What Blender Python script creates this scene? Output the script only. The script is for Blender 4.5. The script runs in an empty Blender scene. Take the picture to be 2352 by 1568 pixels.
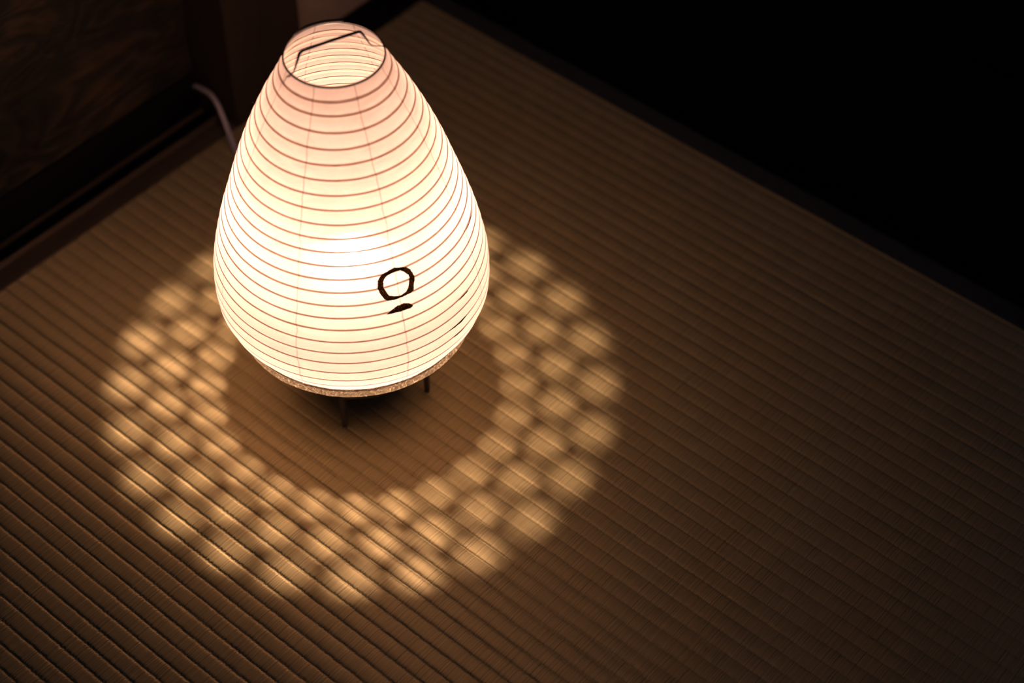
import bpy, bmesh, math, random
from mathutils import Vector, Matrix, noise

random.seed(7)
PI = math.pi
SC = bpy.context.scene
COL = SC.collection

# ------------------------------------------------------------------ camera
cam_data = bpy.data.cameras.new('camera')
cam = bpy.data.objects.new('camera', cam_data)
COL.objects.link(cam)
right = Vector((0.76045534, 0.64937803, 0.00398074))
up = Vector((-0.48423452, 0.56295797, 0.66977253))
fwd = Vector((-0.43269458, 0.51125971, -0.74255566))
m = Matrix((right, up, -fwd)).transposed().to_4x4()
m.translation = Vector((0.8041, -0.7403, 1.26236))
cam.matrix_world = m
cam_data.sensor_width = 36.0
cam_data.lens = 4200.12 / 2352.0 * 36.0
cam_data.clip_start = 0.05
cam_data.dof.use_dof = True
cam_data.dof.focus_distance = 1.49
cam_data.dof.aperture_fstop = 3.0
SC.camera = cam

# ------------------------------------------------------------------ world, light, exposure
world = bpy.data.worlds.new('night_room')
SC.world = world
world.use_nodes = True
world.node_tree.nodes['Background'].inputs[0].default_value = (0.22, 0.50, 1.0, 1)
world.node_tree.nodes['Background'].inputs[1].default_value = 0.020
BULB_STRENGTH = 2600.0
BULB_COLOR = (1.0, 0.64, 0.465)
SC.view_settings.view_transform = 'Standard'
SC.view_settings.look = 'None'
SC.view_settings.exposure = 0.0
SC.view_settings.gamma = 1.0
SC.view_settings.use_curve_mapping = False
SC.cycles.max_bounces = 16
SC.cycles.diffuse_bounces = 8
SC.cycles.transmission_bounces = 12
SC.cycles.sample_clamp_indirect = 6.0
SC.cycles.caustics_reflective = False
SC.cycles.caustics_refractive = False


# ------------------------------------------------------------------ helpers
def link(name, bm, mats, parent=None, smooth=True, kind=None, label=None, cat=None):
    me = bpy.data.meshes.new(name)
    bmesh.ops.recalc_face_normals(bm, faces=bm.faces)
    bm.to_mesh(me)
    bm.free()
    for mt in (mats if isinstance(mats, (list, tuple)) else [mats]):
        me.materials.append(mt)
    if smooth:
        for p in me.polygons:
            p.use_smooth = True
    o = bpy.data.objects.new(name, me)
    COL.objects.link(o)
    if parent:
        o.parent = parent
    if kind:
        o['kind'] = kind
    if label:
        o['label'] = label
    if cat:
        o['category'] = cat
    return o


def thing(name, label, cat, loc=(0, 0, 0)):
    o = bpy.data.objects.new(name, None)
    o.location = loc
    o.empty_display_size = 0.05
    COL.objects.link(o)
    o['label'] = label
    o['category'] = cat
    return o


def box(bm, x0, x1, y0, y1, z0, z1, bev=0.0, seg=2):
    b = bmesh.new()
    bmesh.ops.create_cube(b, size=1.0)
    for v in b.verts:
        v.co = Vector((x0 + (v.co.x + .5) * (x1 - x0), y0 + (v.co.y + .5) * (y1 - y0), z0 + (v.co.z + .5) * (z1 - z0)))
    if bev:
        bmesh.ops.bevel(b, geom=b.edges[:], offset=bev, segments=seg, affect='EDGES', profile=.5)
    me = bpy.data.meshes.new('tmp')
    b.to_mesh(me)
    b.free()
    bm.from_mesh(me)
    bpy.data.meshes.remove(me)


def tube(bm, pts, rad, n=10, closed=False, cap=True):
    pts = [Vector(p) for p in pts]
    N = len(pts)
    rads = rad if isinstance(rad, (list, tuple)) else [rad] * N
    rings = []
    ref = None
    for i, p in enumerate(pts):
        a = pts[(i - 1) % N] if (closed or i > 0) else p
        b = pts[(i + 1) % N] if (closed or i < N - 1) else p
        t = (b - a).normalized()
        if ref is None:
            ref = t.orthogonal().normalized()
        ref = (ref - t * ref.dot(t)).normalized()
        s = t.cross(ref)
        rings.append([bm.verts.new(p + (ref * math.cos(2 * PI * k / n) + s * math.sin(2 * PI * k / n)) * rads[i]) for k in range(n)])
    for i in range(N if closed else N - 1):
        A, B = rings[i], rings[(i + 1) % N]
        for k in range(n):
            bm.faces.new((A[k], A[(k + 1) % n], B[(k + 1) % n], B[k]))
    if cap and not closed:
        bm.faces.new(rings[0][::-1])
        bm.faces.new(rings[-1])


def hoop_ring(bm, R, z, rad, n=96, m=6, wob=0.0, ph=0.0):
    """a closed ring of round section, vertical axis"""
    rings = []
    for i in range(n):
        a = 2 * PI * i / n
        rr = R + wob * math.sin(3 * a + ph)
        zz = z + wob * 1.5 * math.sin(2 * a + 1.7 * ph)
        rings.append([bm.verts.new(((rr + rad * math.cos(2 * PI * k / m)) * math.cos(a), (rr + rad * math.cos(2 * PI * k / m)) * math.sin(a), zz + rad * math.sin(2 * PI * k / m))) for k in range(m)])
    for i in range(n):
        A, B = rings[i], rings[(i + 1) % n]
        for k in range(m):
            bm.faces.new((A[k], A[(k + 1) % m], B[(k + 1) % m], B[k]))


def smooth_path(P, n=8):
    """Catmull-Rom through the points P"""
    P = [Vector(p) for p in P]
    Q = [2 * P[0] - P[1]] + P + [2 * P[-1] - P[-2]]
    out = []
    for i in range(1, len(Q) - 2):
        a, b, c, d = Q[i - 1:i + 3]
        for k in range(n):
            t = k / n
            out.append(.5 * ((2 * b) + (c - a) * t + (2 * a - 5 * b + 4 * c - d) * t * t + (3 * b - a - 3 * c + d) * t ** 3))
    out.append(P[-1])
    return out


class NT:
    def __init__(self, name):
        self.m = bpy.data.materials.new(name)
        self.m.use_nodes = True
        self.t = self.m.node_tree
        self.t.nodes.clear()
        self.out = self.t.nodes.new('ShaderNodeOutputMaterial')

    def n(self, kind, **kw):
        nd = self.t.nodes.new('ShaderNode' + kind)
        for k, v in kw.items():
            if k.startswith('i_'):
                key = k[2:]
                nd.inputs[int(key) if key.isdigit() else key.replace('_', ' ')].default_value = v
            else:
                setattr(nd, k, v)
        return nd

    def l(self, a, b):
        self.t.links.new(a, b)

    def math(self, op, a, b=None, c=None, clamp=False):
        nd = self.n('Math', operation=op, use_clamp=clamp)
        for i, v in enumerate((a, b, c)):
            if v is None:
                continue
            if isinstance(v, (int, float)):
                nd.inputs[i].default_value = v
            else:
                self.l(v, nd.inputs[i])
        return nd.outputs[0]

    def ramp(self, fac, stops):
        nd = self.n('ValToRGB')
        e = nd.color_ramp.elements
        while len(e) < len(stops):
            e.new(0.5)
        for el, (p, c) in zip(e, stops):
            el.position = p
            el.color = (c, c, c, 1) if isinstance(c, (int, float)) else (*c, 1)
        self.l(fac, nd.inputs[0])
        return nd.outputs[0]

    def mixc(self, fac, a, b, mode='MIX'):
        nd = self.n('Mix', data_type='RGBA', blend_type=mode)
        for s, v in (('Factor', fac), ('A', a), ('B', b)):
            sock = [x for x in nd.inputs if x.name == s and (x.type == 'RGBA' if s != 'Factor' else x.type == 'VALUE')][0]
            if isinstance(v, (int, float)):
                sock.default_value = v
            elif isinstance(v, tuple):
                sock.default_value = (*v, 1) if len(v) == 3 else v
            else:
                self.l(v, sock)
        return [x for x in nd.outputs if x.type == 'RGBA'][0]

    def xyz(self, x, y, z):
        nd = self.n('CombineXYZ')
        for i, v in enumerate((x, y, z)):
            if isinstance(v, (int, float)):
                nd.inputs[i].default_value = v
            else:
                self.l(v, nd.inputs[i])
        return nd.outputs[0]

    def noise(self, vec, scale, detail=2.0, rough=0.5, dist=0.0):
        nd = self.n('TexNoise')
        nd.inputs['Scale'].default_value = scale
        nd.inputs['Detail'].default_value = detail
        nd.inputs['Roughness'].default_value = rough
        nd.inputs['Distortion'].default_value = dist
        self.l(vec, nd.inputs['Vector'])
        return nd.outputs[0]

    def principled(self, **kw):
        p = self.n('BsdfPrincipled')
        for k, v in kw.items():
            s = p.inputs[k.replace('_', ' ')]
            if isinstance(v, (int, float)):
                s.default_value = v
            elif isinstance(v, tuple):
                s.default_value = (*v, 1) if len(v) == 3 else v
            else:
                self.l(v, s)
        self.l(p.outputs[0], self.out.inputs[0])
        return p

    def bump(self, h, strength=0.5, dist=0.001, normal=None):
        b = self.n('Bump')
        b.inputs['Strength'].default_value = strength
        b.inputs['Distance'].default_value = dist
        self.l(h, b.inputs['Height'])
        if normal is not None:
            self.l(normal, b.inputs['Normal'])
        return b.outputs[0]


def sep(nt, out):
    s = nt.n('SeparateXYZ')
    nt.l(out, s.inputs[0])
    return s.outputs


# ------------------------------------------------------------------ materials
RIB = 0.015
RIB_Y0 = 0.3595           # a valley between two ribs runs along this line


def mat_tatami():
    t = NT('rush_weave')
    pos = t.n('TexCoord').outputs['Object']
    x, y, z = sep(t, pos)
    # single rushes, a good millimetre wide, run along y; every rib breaks them differently
    v = t.math('DIVIDE', t.math('SUBTRACT', y, RIB_Y0), RIB)
    bend = t.noise(t.xyz(t.math('MULTIPLY', x, 30.0), t.math('MULTIPLY', y, 16.0), 0.0), 1.0, 1.0)
    u = t.math('ADD', t.math('DIVIDE', x, 0.00112), t.math('MULTIPLY', bend, 2.2))
    cell = t.math('FLOOR', u)
    f = t.math('SUBTRACT', t.math('FRACT', u), 0.5)
    def white(c, r):
        w = t.n('TexWhiteNoise', noise_dimensions='2D')
        t.l(t.xyz(c, r, 0.0), w.inputs['Vector'])
        return w.outputs['Value']
    nxt = t.math('ADD', cell, 1.0)
    rnd0 = white(cell, 0.5)
    jag = t.math('ADD', v, t.math('MULTIPLY', t.math('SUBTRACT', rnd0, 0.5), 0.11))
    rib = t.math('FLOOR', jag)
    d0 = t.math('SUBTRACT', rnd0, white(nxt, 0.5))
    d1 = t.math('SUBTRACT', white(cell, rib), white(nxt, rib))
    # neighbours always differ, so the mat stays even from afar
    rush = t.math('ADD', 0.5, t.math('ADD', t.math('MULTIPLY', d0, 0.26), t.math('MULTIPLY', d1, 0.30)))
    streak = t.noise(t.xyz(t.math('MULTIPLY', cell, 7.7), t.math('MULTIPLY', y, 60.0), 0.0), 1.0, 2.0)
    cloud = t.noise(t.xyz(t.math('MULTIPLY', x, 20.0), t.math('MULTIPLY', y, 20.0), 0.0), 1.0, 3.0)
    k = t.math('ADD', t.math('MULTIPLY', rush, 0.72), t.math('MULTIPLY', streak, 0.28))
    tone = t.ramp(k, [(0.15, (0.34, 0.250, 0.112)), (0.42, (0.55, 0.432, 0.205)), (0.60, (0.62, 0.498, 0.242)), (0.88, (0.75, 0.63, 0.338))])
    tone = t.mixc(t.ramp(cloud, [(0.35, 0.0), (0.8, 0.20)]), tone, (0.50, 0.375, 0.165))
    # height: round rushes of uneven thickness, pinched where the warp holds them
    rnd = t.math('SUBTRACT', 1.0, t.math('MULTIPLY', t.math('MULTIPLY', f, f), 3.4))
    pinch = t.math('ABSOLUTE', t.math('SUBTRACT', t.math('FRACT', t.math('ADD', jag, 0.5)), 0.5))
    groove = t.ramp(pinch, [(0.0, 0.0), (0.05, 0.45), (0.13, 1.0)])
    h = t.math('ADD', t.math('MULTIPLY', rnd, 0.30), t.math('ADD', t.math('MULTIPLY', rush, 0.22), t.math('MULTIPLY', groove, 0.8)))
    nrm = t.bump(h, 0.9, 0.0010)
    p = t.principled(Base_Color=tone, Roughness=0.62, Normal=nrm)
    p.inputs['Specular IOR Level'].default_value = 0.25
    # the skin of each round rush is glossy: a sheen stretched across the rushes
    g = t.n('BsdfAnisotropic', i_Roughness=0.66, i_Anisotropy=0.70)
    t.l(t.mixc(0.35, tone, (0.95, 0.76, 0.46)), g.inputs['Color'])
    t.l(t.xyz(0.0, 1.0, 0.0), g.inputs['Tangent'])
    mx = t.n('MixShader')
    mx.inputs[0].default_value = 0.24
    t.l(p.outputs[0], mx.inputs[1])
    t.l(g.outputs[0], mx.inputs[2])
    t.l(mx.outputs[0], t.out.inputs[0])
    return t.m


def mat_cloth():
    t = NT('border_cloth')
    pos = t.n('TexCoord').outputs['Object']
    x, y, z = sep(t, pos)
    w = t.math('MULTIPLY', t.math('SINE', t.math('MULTIPLY', x, 5200.0)), t.math('SINE', t.math('MULTIPLY', y, 5200.0)))
    n = t.noise(pos, 90.0, 3.0)
    col = t.mixc(n, (0.040, 0.045, 0.044), (0.072, 0.078, 0.074))
    t.principled(Base_Color=col, Roughness=0.85, Normal=t.bump(w, 0.3, 0.0003))
    return t.m


def mat_paper():
    t = NT('washi_paper')
    pos = t.n('TexCoord').outputs['Object']
    x, y, z = sep(t, pos)
    ang = t.math('ARCTAN2', y, x)
    # overlapping seams of the eight paper gores
    wob = t.math('MULTIPLY', t.math('SUBTRACT', t.noise(t.xyz(0.0, t.math('MULTIPLY', ang, 1.3), t.math('MULTIPLY', z, 110.0)), 1.0, 2.0), 0.5), 0.035)
    ph = t.math('ADD', t.math('ADD', ang, math.radians(68.3 + 360.0)), wob)
    d = t.math('ABSOLUTE', t.math('SUBTRACT', t.math('FRACT', t.math('ADD', t.math('DIVIDE', ph, PI / 4), 0.5)), 0.5))
    rad = t.math('SQRT', t.math('ADD', t.math('MULTIPLY', x, x), t.math('MULTIPLY', y, y)))
    dist = t.math('MULTIPLY', t.math('MULTIPLY', d, PI / 4), rad)          # metres from the seam
    seam = t.ramp(t.math('MULTIPLY', dist, 1000.0 / 4.0), [(0.0, 1.0), (0.10, 0.9), (0.19, 0.0)])
    cloud = t.noise(pos, 34.0, 4.0, 0.6)
    fib = t.noise(t.xyz(t.math('MULTIPLY', ang, 14.0), t.math('MULTIPLY', rad, 3.0), t.math('MULTIPLY', z, 420.0)), 1.0, 3.0, 0.6, 0.6)
    tone = t.ramp(t.math('ADD', t.math('MULTIPLY', cloud, 0.7), t.math('MULTIPLY', fib, 0.3)), [(0.25, (0.465, 0.380, 0.348)), (0.55, (0.52, 0.434, 0.400)), (0.8, (0.55, 0.465, 0.43))])
    tone = t.mixc(t.math('MULTIPLY', seam, 0.60), tone, (0.24, 0.165, 0.15))
    nrm = t.bump(t.math('ADD', t.math('MULTIPLY', fib, 0.7), t.math('MULTIPLY', cloud, 0.6)), 0.35, 0.0012)
    dif = t.n('BsdfDiffuse')
    tra = t.n('BsdfTranslucent')
    fw = t.n('BsdfRefraction', i_Roughness=1.0, i_IOR=1.10)
    for s in (dif, tra, fw):
        t.l(tone, s.inputs['Color'])
        t.l(nrm, s.inputs['Normal'])
    m1 = t.n('MixShader')
    m1.inputs[0].default_value = 0.54
    t.l(dif.outputs[0], m1.inputs[1])
    t.l(tra.outputs[0], m1.inputs[2])
    m2 = t.n('MixShader')
    m2.inputs[0].default_value = 0.10
    t.l(m1.outputs[0], m2.inputs[1])
    t.l(fw.outputs[0], m2.inputs[2])
    t.l(m2.outputs[0], t.out.inputs[0])
    return t.m


def mat_bamboo():
    t = NT('split_bamboo')
    pos = t.n('TexCoord').outputs['Object']
    n = t.noise(pos, 120.0, 2.0)
    col = t.mixc(n, (0.76, 0.66, 0.60), (0.86, 0.76, 0.70))
    dif = t.n('BsdfDiffuse')
    tra = t.n('BsdfTranslucent')
    t.l(col, dif.inputs[0])
    t.l(col, tra.inputs[0])
    mx = t.n('MixShader')
    mx.inputs[0].default_value = 0.80
    t.l(dif.outputs[0], mx.inputs[1])
    t.l(tra.outputs[0], mx.inputs[2])
    t.l(mx.outputs[0], t.out.inputs[0])
    return t.m


def mat_wire():
    t = NT('black_wire')
    pos = t.n('TexCoord').outputs['Object']
    n = t.noise(pos, 400.0, 2.0)
    t.principled(Base_Color=t.mixc(n, (0.010, 0.010, 0.012), (0.025, 0.024, 0.026)), Roughness=0.42)
    return t.m


def mat_foil():
    t = NT('crumpled_clear_gold_tape')
    pos = t.n('TexCoord').outputs['Object']
    v = t.n('TexVoronoi', feature='DISTANCE_TO_EDGE')
    v.inputs['Scale'].default_value = 480.0
    t.l(pos, v.inputs['Vector'])
    n = t.noise(pos, 230.0, 4.0, 0.68, 1.8)
    h = t.math('ADD', t.math('MULTIPLY', v.outputs['Distance'], 0.8), t.math('MULTIPLY', n, 0.9))
    nrm = t.bump(h, 0.8, 0.0016)
    p = t.n('BsdfPrincipled')
    for k_, v_ in (('Metallic', 0.9), ('Roughness', 0.22)):
        p.inputs[k_].default_value = v_
    t.l(t.mixc(n, (0.80, 0.74, 0.64), (1.0, 0.96, 0.90)), p.inputs['Base Color'])
    t.l(nrm, p.inputs['Normal'])
    tra = t.n('BsdfTranslucent')
    t.l(t.ramp(n, [(0.40, (0.08, 0.062, 0.042)), (0.56, (0.22, 0.175, 0.110)), (0.70, (0.70, 0.60, 0.42))]), tra.inputs[0])
    t.l(nrm, tra.inputs['Normal'])
    mx = t.n('MixShader')
    mx.inputs[0].default_value = 0.40
    t.l(p.outputs[0], mx.inputs[1])
    t.l(tra.outputs[0], mx.inputs[2])
    t.l(mx.outputs[0], t.out.inputs[0])
    return t.m


def mat_ink():
    t = NT('black_brush_ink')
    pos = t.n('TexCoord').outputs['Object']
    n = t.noise(pos, 1100.0, 3.0, 0.65)
    col = t.ramp(n, [(0.35, (0.004, 0.003, 0.002)), (0.56, (0.020, 0.013, 0.006)), (0.70, (0.16, 0.115, 0.05)), (0.8, (0.30, 0.24, 0.14))])
    dif = t.n('BsdfDiffuse')
    tra = t.n('BsdfTranslucent')
    t.l(col, dif.inputs[0])
    t.l(t.mixc(1.0, col, (1.0, 0.85, 0.6), 'MULTIPLY'), tra.inputs[0])
    mx = t.n('MixShader')
    mx.inputs[0].default_value = 0.5
    t.l(dif.outputs[0], mx.inputs[1])
    t.l(tra.outputs[0], mx.inputs[2])
    t.l(mx.outputs[0], t.out.inputs[0])
    return t.m


def mat_wood(name, c0, c1, axis='y', rough=0.55, scale=1.0, bump=0.4, bd=0.002, spec=0.3):
    t = NT(name)
    pos = t.n('TexCoord').outputs['Object']
    x, y, z = sep(t, pos)
    k = dict(x=(3, 40, 40), y=(40, 3, 40), z=(40, 40, 3))[axis]
    v = t.xyz(t.math('MULTIPLY', x, k[0] * scale), t.math('MULTIPLY', y, k[1] * scale), t.math('MULTIPLY', z, k[2] * scale))
    n = t.noise(v, 1.0, 5.0, 0.6, 0.8)
    f = t.noise(v, 6.0, 3.0, 0.6)
    g = t.math('ADD', t.math('MULTIPLY', n, 0.75), t.math('MULTIPLY', f, 0.25))
    col = t.mixc(t.ramp(g, [(0.3, 0.0), (0.7, 1.0)]), c0, c1)
    p = t.principled(Base_Color=col, Roughness=rough, Normal=t.bump(g, bump, bd))
    p.inputs['Specular IOR Level'].default_value = spec
    return t.m


def mat_burl():
    """old weathered board with whorls around its knots"""
    t = NT('weathered_dark_board')
    pos = t.n('TexCoord').outputs['Object']
    x, y, z = sep(t, pos)
    v = t.xyz(0.0, t.math('MULTIPLY', y, 3.2), t.math('MULTIPLY', z, 9.0))
    warp = t.noise(v, 1.6, 3.0, 0.55, 0.5)
    rings = t.math('SINE', t.math('MULTIPLY', warp, 60.0))
    fine = t.noise(t.xyz(0.0, t.math('MULTIPLY', y, 30.0), t.math('MULTIPLY', z, 240.0)), 1.0, 3.0)
    big = t.noise(t.xyz(0.0, t.math('MULTIPLY', y, 7.0), t.math('MULTIPLY', z, 10.0)), 1.0, 3.0, 0.6)
    g = t.math('ADD', t.math('MULTIPLY', rings, 0.10), t.math('ADD', t.math('MULTIPLY', fine, 0.3), t.math('MULTIPLY', big, 0.8)))
    col = t.ramp(g, [(0.30, (0.010, 0.0115, 0.010)), (0.55, (0.026, 0.023, 0.018)), (0.80, (0.085, 0.054, 0.034)), (1.0, (0.14, 0.082, 0.050))])
    p = t.principled(Base_Color=col, Roughness=0.62, Normal=t.bump(g, 0.7, 0.006))
    p.inputs['Specular IOR Level'].default_value = 0.2
    return t.m


def mat_plaster():
    t = NT('clay_plaster')
    pos = t.n('TexCoord').outputs['Object']
    n = t.noise(pos, 22.0, 4.0, 0.6)
    f = t.noise(pos, 420.0, 3.0, 0.7)
    col = t.mixc(n, (0.48, 0.35, 0.235), (0.66, 0.50, 0.35))
    t.principled(Base_Color=col, Roughness=0.95, Normal=t.bump(f, 0.4, 0.001))
    return t.m


def mat_plain(name, c, rough=0.5, metallic=0.0, var=0.25, spec=0.4):
    t = NT(name)
    pos = t.n('TexCoord').outputs['Object']
    n = t.noise(pos, 160.0, 2.0)
    p = t.principled(Base_Color=t.mixc(n, tuple(k * (1 - var) for k in c), tuple(min(1, k * (1 + var)) for k in c)), Roughness=rough, Metallic=metallic)
    p.inputs['Specular IOR Level'].default_value = spec
    return t.m


def mat_milk():
    t = NT('milky_pierced_sheet')
    pos = t.n('TexCoord').outputs['Object']
    n = t.noise(pos, 60.0, 2.0)
    col = t.mixc(n, (0.40, 0.31, 0.22), (0.47, 0.37, 0.27))
    dif = t.n('BsdfDiffuse')
    tra = t.n('BsdfTranslucent')
    t.l(col, dif.inputs[0])
    t.l(col, tra.inputs[0])
    mx = t.n('MixShader')
    mx.inputs[0].default_value = 0.5
    t.l(dif.outputs[0], mx.inputs[1])
    t.l(tra.outputs[0], mx.inputs[2])
    t.l(mx.outputs[0], t.out.inputs[0])
    return t.m


def mat_bulb():
    t = NT('glowing_bulb')
    e = t.n('Emission')
    e.inputs[0].default_value = (*BULB_COLOR, 1)
    e.inputs[1].default_value = BULB_STRENGTH
    t.l(e.outputs[0], t.out.inputs[0])
    return t.m


M_RUSH, M_CLOTH, M_PAPER, M_BAMBOO, M_WIRE, M_FOIL, M_INK = mat_tatami(), mat_cloth(), mat_paper(), mat_bamboo(), mat_wire(), mat_foil(), mat_ink()
M_POST = mat_wood('dark_post_timber', (0.022, 0.017, 0.012), (0.050, 0.036, 0.024), 'z', 0.55, 0.6)
M_SILL = mat_wood('sill_timber', (0.075, 0.055, 0.036), (0.14, 0.10, 0.066), 'y', 0.5, 0.8)
M_BLACK = mat_wood('black_stained_timber', (0.0035, 0.004, 0.004), (0.008, 0.008, 0.008), 'y', 0.6, 0.8, 0.2, 0.001, 0.15)
M_FLOOR = mat_wood('black_floor_board', (0.003, 0.0034, 0.0034), (0.006, 0.006, 0.006), 'x', 0.7, 0.5, 0.2, 0.001, 0.1)
M_BURL, M_PLASTER, M_BULB = mat_burl(), mat_plaster(), mat_bulb()
M_LEG = mat_plain('dark_lacquered_leg', (0.105, 0.078, 0.080), 0.35)
M_BASE = mat_plain('dark_base_plate', (0.030, 0.024, 0.020), 0.5)
M_SLIT = mat_plain('shadowed_bamboo', (0.10, 0.062, 0.036), 0.8)
M_MILK = mat_milk()
M_CORD = mat_plain('pale_grey_cord', (0.80, 0.74, 0.84), 0.45, var=0.06)

# ------------------------------------------------------------------ the room
MAT_X0, MAT_X1 = -0.342, 1.568
MAT_Y0, MAT_Y1 = -0.475, 0.480
FLOOR_Z = -0.055

bm = bmesh.new()
box(bm, -0.60, 2.6, -2.2, 2.4, FLOOR_Z - 0.05, FLOOR_Z)
link('floor', bm, M_FLOOR, kind='structure', smooth=False)

bm = bmesh.new()                                        # clay wall right of the post
box(bm, -0.48, -0.3875, 0.2714, 2.4, FLOOR_Z, 2.4)
link('wall_left', bm, M_PLASTER, kind='structure', smooth=False)

bm = bmesh.new()                                        # square post
box(bm, -0.455, -0.3425, 0.1722, 0.2714, FLOOR_Z, 2.4, 0.0015)
link('trim_1', bm, M_POST, kind='structure', smooth=False)

bm = bmesh.new()                                        # black board at the foot of the clay wall
box(bm, -0.3875, -0.3425, 0.2714, 2.4, FLOOR_Z, 0.0, 0.001)
link('trim_2', bm, M_BLACK, kind='structure', smooth=False)

bm = bmesh.new()                                        # sill: front strip, sunk black groove behind it
box(bm, -0.3665, -0.3425, -2.2, 0.1722, FLOOR_Z, 0.0005, 0.0016, 3)
box(bm, -0.3700, -0.3640, -2.2, 0.1722, FLOOR_Z, 0.0062, 0.0026, 3)  # raised lip, added to catch the lamp as a bright line
link('trim_3', bm, M_SILL, kind='structure', smooth=False)
bm = bmesh.new()
box(bm, -0.402, -0.3665, -2.2, 0.1722, FLOOR_Z, -0.010)
link('trim_4', bm, M_BLACK, kind='structure', smooth=False)
bm = bmesh.new()                                        # slim paler strip added for the faint bright line at the door's foot
box(bm, -0.3985, -0.3955, -2.2, 0.1722, -0.012, -0.0045, 0.0008)
link('trim_6', bm, M_SILL, kind='structure', smooth=False)

door = thing('door_1', 'dark weathered board sliding door behind the sill', 'door', (-0.41, -0.85, -0.004))
door['kind'] = 'structure'
bm = bmesh.new()
box(bm, -0.02, 0.006, -1.35, 1.0222, 0.045, 1.80)
link('door_panel', bm, M_BURL, door, smooth=False)
bm = bmesh.new()
box(bm, -0.022, 0.0105, -1.35, 1.0222, 0.0, 0.045, 0.0013)
link('bottom_rail', bm, M_BLACK, door, smooth=False)

# ------------------------------------------------------------------ tatami mat
mat = thing('tatami_mat', 'ribbed straw tatami mat under the glowing lantern', 'tatami mat', (0, 0, 0))
bm = bmesh.new()
YS = []
k0 = int(math.floor((MAT_Y0 + 0.028 - RIB_Y0) / RIB))
k1 = int(math.ceil((MAT_Y1 - 0.027 - RIB_Y0) / RIB))
SUB = 16
ylo, yhi = MAT_Y0 + 0.026, MAT_Y1 - 0.026
for k in range(k0, k1 + 1):
    for s in range(SUB):
        f = s / SUB
        y = RIB_Y0 + (k + f) * RIB
        if ylo <= y <= yhi:
            YS.append((y, f, k))
XS = [MAT_X0 + (MAT_X1 - MAT_X0) * i / 200 for i in range(201)]
AMP = 0.0012
grid = []
for (y, f, k) in YS:
    row = []
    g0 = min(1.0, min(f, 1 - f) / 0.17)
    prof = 0.36 * abs(math.sin(PI * f)) + 0.64 * g0 * (2 - g0)
    for x in XS:
        wob = 0.0009 * noise.noise((x * 9.0, k * 3.1, 0.0)) + 0.0005 * noise.noise((x * 40.0, k * 1.7, 5.0))
        h = AMP * (0.92 + 0.25 * noise.noise((x * 6.0, k * 2.3, 9.0)))
        row.append(bm.verts.new((x, y + wob, -1.17 * AMP + h * prof)))
    grid.append(row)
for i in range(len(grid) - 1):
    for j in range(len(XS) - 1):
        bm.faces.new((grid[i][j], grid[i][j + 1], grid[i + 1][j + 1], grid[i + 1][j]))
link('rush_cover', bm, M_RUSH, mat)
bm = bmesh.new()
box(bm, MAT_X0 + 0.001, MAT_X1 - 0.001, MAT_Y0 + 0.003, MAT_Y1 - 0.003, FLOOR_Z, -AMP - 0.0008)
link('mat_core', bm, M_CLOTH, mat, smooth=False)
for (ya, yb, out) in ((MAT_Y1 - 0.0275, MAT_Y1, 1), (MAT_Y0, MAT_Y0 + 0.0275, -1)):
    bm = bmesh.new()
    # folded cloth: thin raised inner edge, flat top, rolled outer edge, down the side
    if out > 0:
        prof = [(ya, -0.0020), (ya, -0.0002), (ya + 0.0012, 0.0), (ya + 0.0045, -0.0004), (yb - 0.006, -0.0006), (yb - 0.002, -0.0012), (yb, -0.0045), (yb, FLOOR_Z + 0.0005)]
    else:
        prof = [(yb, -0.0020), (yb, -0.0002), (yb - 0.0012, 0.0), (yb - 0.0045, -0.0004), (ya + 0.006, -0.0006), (ya + 0.002, -0.0012), (ya, -0.0045), (ya, FLOOR_Z + 0.0005)]
    rows = []
    for i in range(121):
        x = MAT_X0 + (MAT_X1 - MAT_X0) * i / 120
        w = 0.0006 * noise.noise((x * 7.0, ya * 10, 2.0))
        rows.append([bm.verts.new((x, y + w, z)) for (y, z) in prof])
    for A, B in zip(rows, rows[1:]):
        for j in range(len(prof) - 1):
            bm.faces.new((A[j], A[j + 1], B[j + 1], B[j]))
    link('cloth_border', bm, M_CLOTH, mat, label='dim brown cloth border of the mat')

# raised dark edge far across the black boards
bm = bmesh.new()
box(bm, -0.3425, 2.6, 0.840, 2.4, FLOOR_Z, -0.002, 0.003)
link('trim_5', bm, M_BLACK, kind='structure', smooth=False)

# ------------------------------------------------------------------ paper lantern
lan = thing('paper_lantern', 'glowing pear-shaped white paper lantern on short dark legs', 'lantern', (0, 0, 0))

KZ = [0.1095, 0.1180, 0.1280, 0.1403, 0.1555, 0.1710, 0.1900, 0.2127, 0.2545, 0.2963, 0.3381, 0.3687, 0.3830]
KR = [0.0996, 0.1058, 0.1115, 0.1155, 0.1161, 0.1152, 0.1119, 0.1065, 0.0936, 0.0792, 0.0609, 0.0447, 0.0378]


def prof_r(z):
    n = len(KZ)
    i = 0
    while i < n - 2 and z > KZ[i + 1]:
        i += 1
    g = []
    for j in range(n):
        if j == 0:
            g.append((KR[1] - KR[0]) / (KZ[1] - KZ[0]))
        elif j == n - 1:
            g.append((KR[-1] - KR[-2]) / (KZ[-1] - KZ[-2]))
        else:
            h0, h1 = KZ[j] - KZ[j - 1], KZ[j + 1] - KZ[j]
            g.append((h0 * h0 * KR[j + 1] + (h1 * h1 - h0 * h0) * KR[j] - h1 * h1 * KR[j - 1]) / (h0 * h1 * (h0 + h1)))
    h = KZ[i + 1] - KZ[i]
    t = (z - KZ[i]) / h
    return (2 * t ** 3 - 3 * t * t + 1) * KR[i] + (t ** 3 - 2 * t * t + t) * h * g[i] + (-2 * t ** 3 + 3 * t * t) * KR[i + 1] + (t ** 3 - t * t) * h * g[i + 1]


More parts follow.
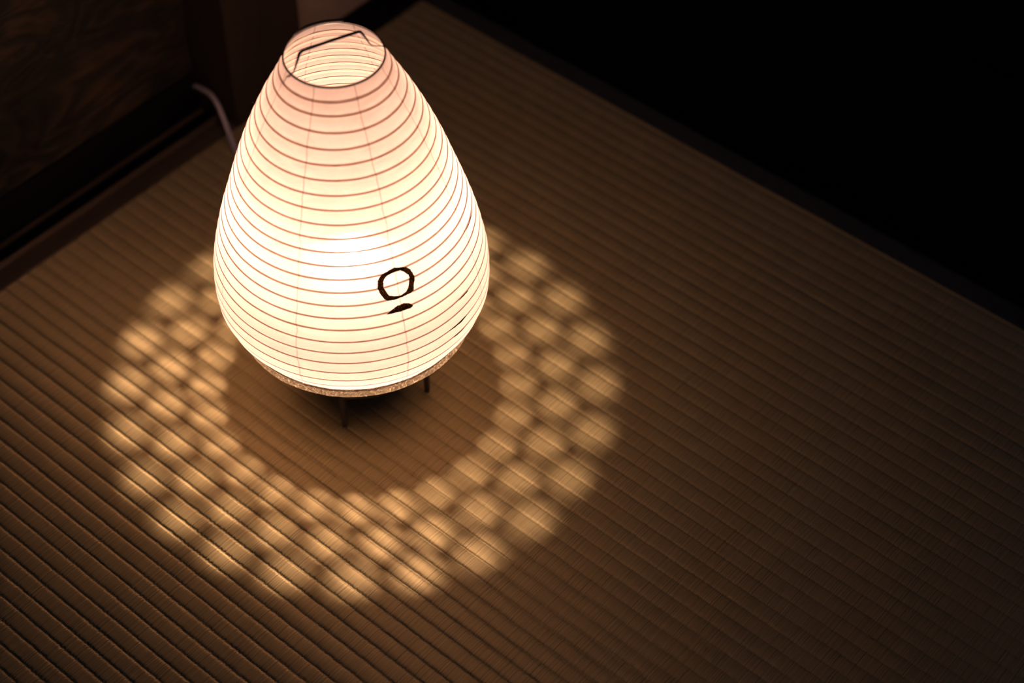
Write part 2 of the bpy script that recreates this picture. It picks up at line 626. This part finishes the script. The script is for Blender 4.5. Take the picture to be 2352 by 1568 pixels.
RIM_Z = 0.3830
HOOPS = [0.3702] + [0.3830 - 0.01111 * i for i in range(2, 24)]
PAPER_LO = 0.1092

# paper skin: tight over the hoops, slightly sunk between them, faintly wrinkled
lev = sorted([PAPER_LO] + HOOPS + [RIM_Z])
zz = []
for a, b in zip(lev, lev[1:]):
    for s in range(6):
        zz.append((a + (b - a) * s / 6, 4 * (s / 6) * (1 - s / 6), (b - a)))
zz.append((RIM_Z, 0.0, 1.0))
NA = 256
bm = bmesh.new()
rows = []
for (z, sag, hgap) in zz:
    r0 = prof_r(z)
    row = []
    for i in range(NA):
        a = 2 * PI * i / NA
        fac = 0.5 + 0.5 * math.cos(16 * (a + math.radians(68.3)))       # pulled flat between the seams
        w = noise.noise((math.cos(a) * r0 * 55, math.sin(a) * r0 * 55, z * 140))
        r = r0 - sag * (0.00055 + 0.00025 * w) + 0.0006 * (sag > 0) * noise.noise((a * 5, 3.0, z * 60))* sag
        row.append(bm.verts.new((r * math.cos(a), r * math.sin(a), z + 0.0002 * w)))
    rows.append(row)
for A, B in zip(rows, rows[1:]):
    for i in range(NA):
        bm.faces.new((A[i], A[(i + 1) % NA], B[(i + 1) % NA], B[i]))
shade = link('paper_shade', bm, M_PAPER, lan)

for q, z in enumerate(HOOPS):
    bm = bmesh.new()
    hoop_ring(bm, prof_r(z) - 0.0012, z, 0.00085, 128, 6, 0.00012, q * 1.3)
    link('bamboo_hoop', bm, M_BAMBOO, shade)

# loose fibres standing off the paper
bm = bmesh.new()
for q in range(150):
    z = random.uniform(0.12, 0.375)
    a = random.uniform(0, 2 * PI)
    r = prof_r(z)
    n = Vector((math.cos(a), math.sin(a), 0.35))
    tg = Vector((-math.sin(a), math.cos(a), 0)) * random.uniform(-1, 1) + Vector((0, 0, random.uniform(-1, 1)))
    L = random.choice((1.2, 1.6, 2.0, 2.5, 5.0)) * 0.001
    p0 = Vector((r * math.cos(a), r * math.sin(a), z))
    c = Vector((random.uniform(-1, 1), random.uniform(-1, 1), random.uniform(-1, 1))) * L * 0.6
    pts = [p0, p0 + (n + tg * 0.4) * L * 0.5 + c * 0.3, p0 + (n * 0.9 + tg) * L + c]
    tube(bm, smooth_path(pts, 4), 0.00007, 3)
fib = link('paper_fibre', bm, M_PAPER, shade)
fib['kind'] = 'stuff'

# brushed mark: an open ring and a drop, lying on the paper
RING_OUT = [(-23.73, .2425), (-19.5, .24062), (-17.42, .23874), (-15.92, .23545), (-15.2, .23146), (-14.7, .22911), (-15.13, .22582), (-16.14, .22065), (-16.64, .2176), (-18.28, .21642), (-20.58, .21595), (-23.51, .21572), (-25.59, .21548), (-28.74, .21642), (-30.32, .21854), (-31.46, .223), (-32.61, .22888), (-32.04, .23522), (-31.1, .2378), (-29.39, .23992), (-26.52, .24156)]
RING_IN = [(-23.3, .23851), (-20.86, .23851), (-19.65, .23663), (-17.64, .2324), (-17.42, .22958), (-18.0, .22559), (-18.86, .22183), (-20.22, .21924), (-23.08, .2176), (-25.3, .21854), (-27.67, .22042), (-28.88, .22418), (-29.82, .22864), (-29.6, .23287), (-28.96, .23545), (-27.24, .23757), (-24.94, .23851)]
DROP = [(-30.46, .20444), (-27.95, .20726), (-25.02, .20984), (-24.01, .20961), (-22.65, .21008), (-19.93, .20867), (-18.64, .20609), (-18.28, .20444), (-19.43, .20327), (-21.44, .20374), (-23.51, .2035), (-26.45, .20397)]


def rough_outline(P, n=5, amp=0.00022):
    out = []
    for i, (a, z) in enumerate(P):
        b, y = P[(i + 1) % len(P)]
        for k in range(n):
            t = k / n
            j = amp * random.uniform(-1, 1)
            out.append((a + (b - a) * t + math.degrees(j / 0.1), z + (y - z) * t + amp * random.uniform(-1, 1)))
    return out


def mark(loops, name):
    bm = bmesh.new()
    edges = []
    for lp in loops:
        vs = [bm.verts.new((a, z * 560, 0)) for a, z in lp]
        edges += [bm.edges.new((vs[i], vs[(i + 1) % len(vs)])) for i in range(len(vs))]
    bmesh.ops.triangle_fill(bm, use_beauty=True, use_dissolve=False, edges=edges)
    bmesh.ops.subdivide_edges(bm, edges=[e for e in bm.edges if e.calc_length() > 1.2], cuts=2, use_grid_fill=True)
    bmesh.ops.triangulate(bm, faces=bm.faces[:])
    for v in bm.verts:
        a, z = math.radians(v.co.x), v.co.y / 560
        r = prof_r(z) + 0.00035
        v.co = Vector((r * math.cos(a), r * math.sin(a), z))
    return link(name, bm, M_INK, shade, smooth=False)


mark([rough_outline(RING_OUT), rough_outline(RING_IN)], 'brushed_ring_mark')
mark([rough_outline(DROP)], 'brushed_drop_mark')

# slits beside the hoops: strips laid on the paper, their shade put into the colour
for (a0, a1, z0, w) in ((22.0, 38.0, 0.2275, 0.0007), (4.5, 11.5, 0.1830, 0.0008), (-3.5, 8.0, 0.1608, 0.0012), (-1.5, 6.0, 0.1497, 0.0010)):
    bm = bmesh.new()
    rows = []
    for i in range(17):
        t = i / 16
        a = math.radians(a0 + (a1 - a0) * t)
        hw = w * math.sin(PI * t) ** 0.7 * (0.75 + 0.5 * noise.noise((t * 7, z0 * 90, 1))) + 0.00005
        zc = z0 + 0.0004 * noise.noise((t * 4, z0 * 50, 3))
        rows.append([bm.verts.new(((prof_r(z) + 0.0004) * math.cos(a), (prof_r(z) + 0.0004) * math.sin(a), z)) for z in (zc - hw, zc + hw)])
    for A, B in zip(rows, rows[1:]):
        bm.faces.new((A[0], A[1], B[1], B[0]))
    link('paper_slit', bm, M_SLIT, shade, smooth=False)

# wire rim and the strip of black tape on its outside
bm = bmesh.new()
hoop_ring(bm, prof_r(RIM_Z) + 0.0008, RIM_Z - 0.0011, 0.00075, 128, 8)
rim = link('rim_ring', bm, M_WIRE, lan)
bm = bmesh.new()
rows = []
for i in range(25):
    t = i / 24
    a = math.radians(186 - 62 * t)
    w = 0.0012 + 0.0022 * math.sin(PI * t) ** 0.6
    r1 = 0.0392
    rows.append([bm.verts.new((rr * math.cos(a), rr * math.sin(a), z)) for rr, z in ((r1, RIM_Z + 0.0014), (r1 + 0.0012, RIM_Z + 0.0010), (r1 + 0.0012 + w * 0.45, RIM_Z - w), (r1 + w * 0.45, RIM_Z - w))])
for A, B in zip(rows, rows[1:]):
    for k in range(4):
        bm.faces.new((A[k], A[(k + 1) % 4], B[(k + 1) % 4], B[k]))
bm.faces.new(rows[0]); bm.faces.new(rows[-1][::-1])
link('rim_tape', bm, M_WIRE, lan)

# bent wire bail across the mouth
pts = [(-0.0150, -0.0405, 0.3705), (-0.0128, -0.0372, 0.3752), (-0.0068, -0.0385, 0.3835), (-0.0062, -0.0362, 0.3850), (-0.0068, -0.0308, 0.3925),
       (-0.0070, -0.0284, 0.3962), (-0.0063, -0.0262, 0.3978), (-0.0050, -0.0225, 0.3980), (0.0020, -0.0030, 0.3982), (0.0088, 0.0146, 0.3982), (0.0100, 0.0180, 0.3978),
       (0.0110, 0.0195, 0.3962), (0.0140, 0.0228, 0.3880), (0.0153, 0.0240, 0.3850), (0.0172, 0.0254, 0.3838), (0.0214, 0.0290, 0.3836), (0.0232, 0.0305, 0.3830)]
sp = smooth_path(pts, 5)
bm = bmesh.new()
tube(bm, sp, [0.00055 + 0.00075 * max(0, min(1, (p.z - 0.385) / 0.011)) for p in sp], 8)
link('wire_bail', bm, M_WIRE, lan)

# foil tape around the foot of the shade
bm = bmesh.new()
rows = []
PR = [(0.1012, 0.0985), (0.1013, 0.1006), (0.1022, 0.1014), (0.1045, 0.1013), (0.1062, 0.1008), (0.1080, 0.1008), (0.1096, 0.1005), (0.1103, 0.1002)]
for i in range(220):
    a = 2 * PI * i / 220
    row = []
    for j, (z, r0) in enumerate(PR):
        w = noise.noise((math.cos(a) * 9, math.sin(a) * 9, z * 300))
        w2 = noise.noise((math.cos(a) * 30, math.sin(a) * 30, z * 500 + 4))
        r = r0 + 0.00035 * w + 0.00022 * w2
        row.append(bm.verts.new((r * math.cos(a), r * math.sin(a), z + (0.0007 * w if j == len(PR) - 1 else 0))))
    rows.append(row)
for i in range(220):
    A, B = rows[i], rows[(i + 1) % 220]
    for j in range(len(PR) - 1):
        bm.faces.new((A[j], A[j + 1], B[j + 1], B[j]))
link('foil_band', bm, M_FOIL, lan, label='crinkled metallic tape around the foot of the shade')

# base plate pierced by three staggered rows of holes
PLATE_Z = 0.1030
BULB_Z = 0.1700
bm = bmesh.new()
edges = []


def ring_edges(pts):
    vs = [bm.verts.new((x, y, PLATE_Z)) for x, y in pts]
    return [bm.edges.new((vs[i], vs[(i + 1) % len(vs)])) for i in range(len(vs))]


edges += ring_edges([(0.0985 * math.cos(2 * PI * i / 96), 0.0985 * math.sin(2 * PI * i / 96)) for i in range(96)])
HOLE_PHASE = math.radians(-19.1)
fl = (BULB_Z - PLATE_Z) / BULB_Z
for (R, stag, hr, ht) in ((0.1495, 0.0, 0.0064, 0.0053), (0.1845, 0.5, 0.0064, 0.0062), (0.2190, 0.0, 0.0066, 0.0074)):
    rc = R * fl
    for j in range(24):
        a = HOLE_PHASE + 2 * PI * (j + stag) / 24
        ca, sa = math.cos(a), math.sin(a)
        P = []
        for i in range(16):
            b = 2 * PI * i / 16
            cb, sb = math.cos(b), math.sin(b)
            u = rc + hr * math.copysign(abs(cb) ** 0.92, cb)
            w = ht * math.copysign(abs(sb) ** 0.92, sb)
            P.append((u * ca - w * sa, u * sa + w * ca))
        edges += ring_edges(P)
bmesh.ops.triangle_fill(bm, use_beauty=True, use_dissolve=False, edges=edges)
plate = link('diffuser_plate', bm, M_MILK, lan, smooth=False)

bm = bmesh.new()
tube(bm, [(0, 0, 0.0618), (0, 0, 0.122), (0, 0, 0.1225), (0, 0, 0.158), (0, 0, 0.1625)], [0.017, 0.017, 0.0135, 0.0135, 0.008], 24)
link('lamp_socket', bm, M_BASE, lan)
bm = bmesh.new()
bmesh.ops.create_uvsphere(bm, u_segments=16, v_segments=10, radius=0.0072)
for v in bm.verts:
    v.co = Vector((v.co.x * 1.25, v.co.y * 1.25, v.co.z * 0.40 + BULB_Z))
link('bulb', bm, M_BULB, lan)

# low round foot board between the legs
bm = bmesh.new()
tube(bm, [(0, 0, 0.0570), (0, 0, 0.0576), (0, 0, 0.0614), (0, 0, 0.062)], [0.0654, 0.0660, 0.0660, 0.0654], 64)
link('foot_board', bm, M_BASE, lan)

# four tapered legs under the foot board
for (lx, ly) in ((0.0216, -0.0453), (0.0495, 0.0325), (-0.0216, 0.0453), (-0.0495, -0.0325)):
    bm = bmesh.new()
    bmesh.ops.create_cube(bm, size=1.0)
    rot = math.atan2(ly, lx)
    for v in bm.verts:
        w = 0.0062 if v.co.z > 0 else 0.0042
        X, Y = v.co.x * w, v.co.y * w
        v.co = Vector((lx + X * math.cos(rot) - Y * math.sin(rot), ly + X * math.sin(rot) + Y * math.cos(rot), 0.0575 if v.co.z > 0 else 0.0))
    bmesh.ops.bevel(bm, geom=bm.edges[:], offset=0.0006, segments=2, affect='EDGES', profile=.5)
    link('leg', bm, M_LEG, lan, smooth=False)

# mains cord: out from under the lantern, over the sill, through the gap beside the post
bm = bmesh.new()
cord = smooth_path([(-0.026, 0.016, 0.0572), (-0.030, 0.018, 0.030), (-0.044, 0.026, 0.010), (-0.085, 0.048, 0.0030), (-0.190, 0.092, 0.0027), (-0.270, 0.124, 0.0027), (-0.312, 0.1405, 0.0032),
                    (-0.3385, 0.1540, 0.0135), (-0.358, 0.1618, 0.0275), (-0.372, 0.1655, 0.0310), (-0.388, 0.1672, 0.0290), (-0.401, 0.1680, 0.0255), (-0.420, 0.1680, 0.020)], 8)
tube(bm, cord, 0.0025, 10)
link('power_cord', bm, M_CORD, lan, label='pale grey power cord running to the post')
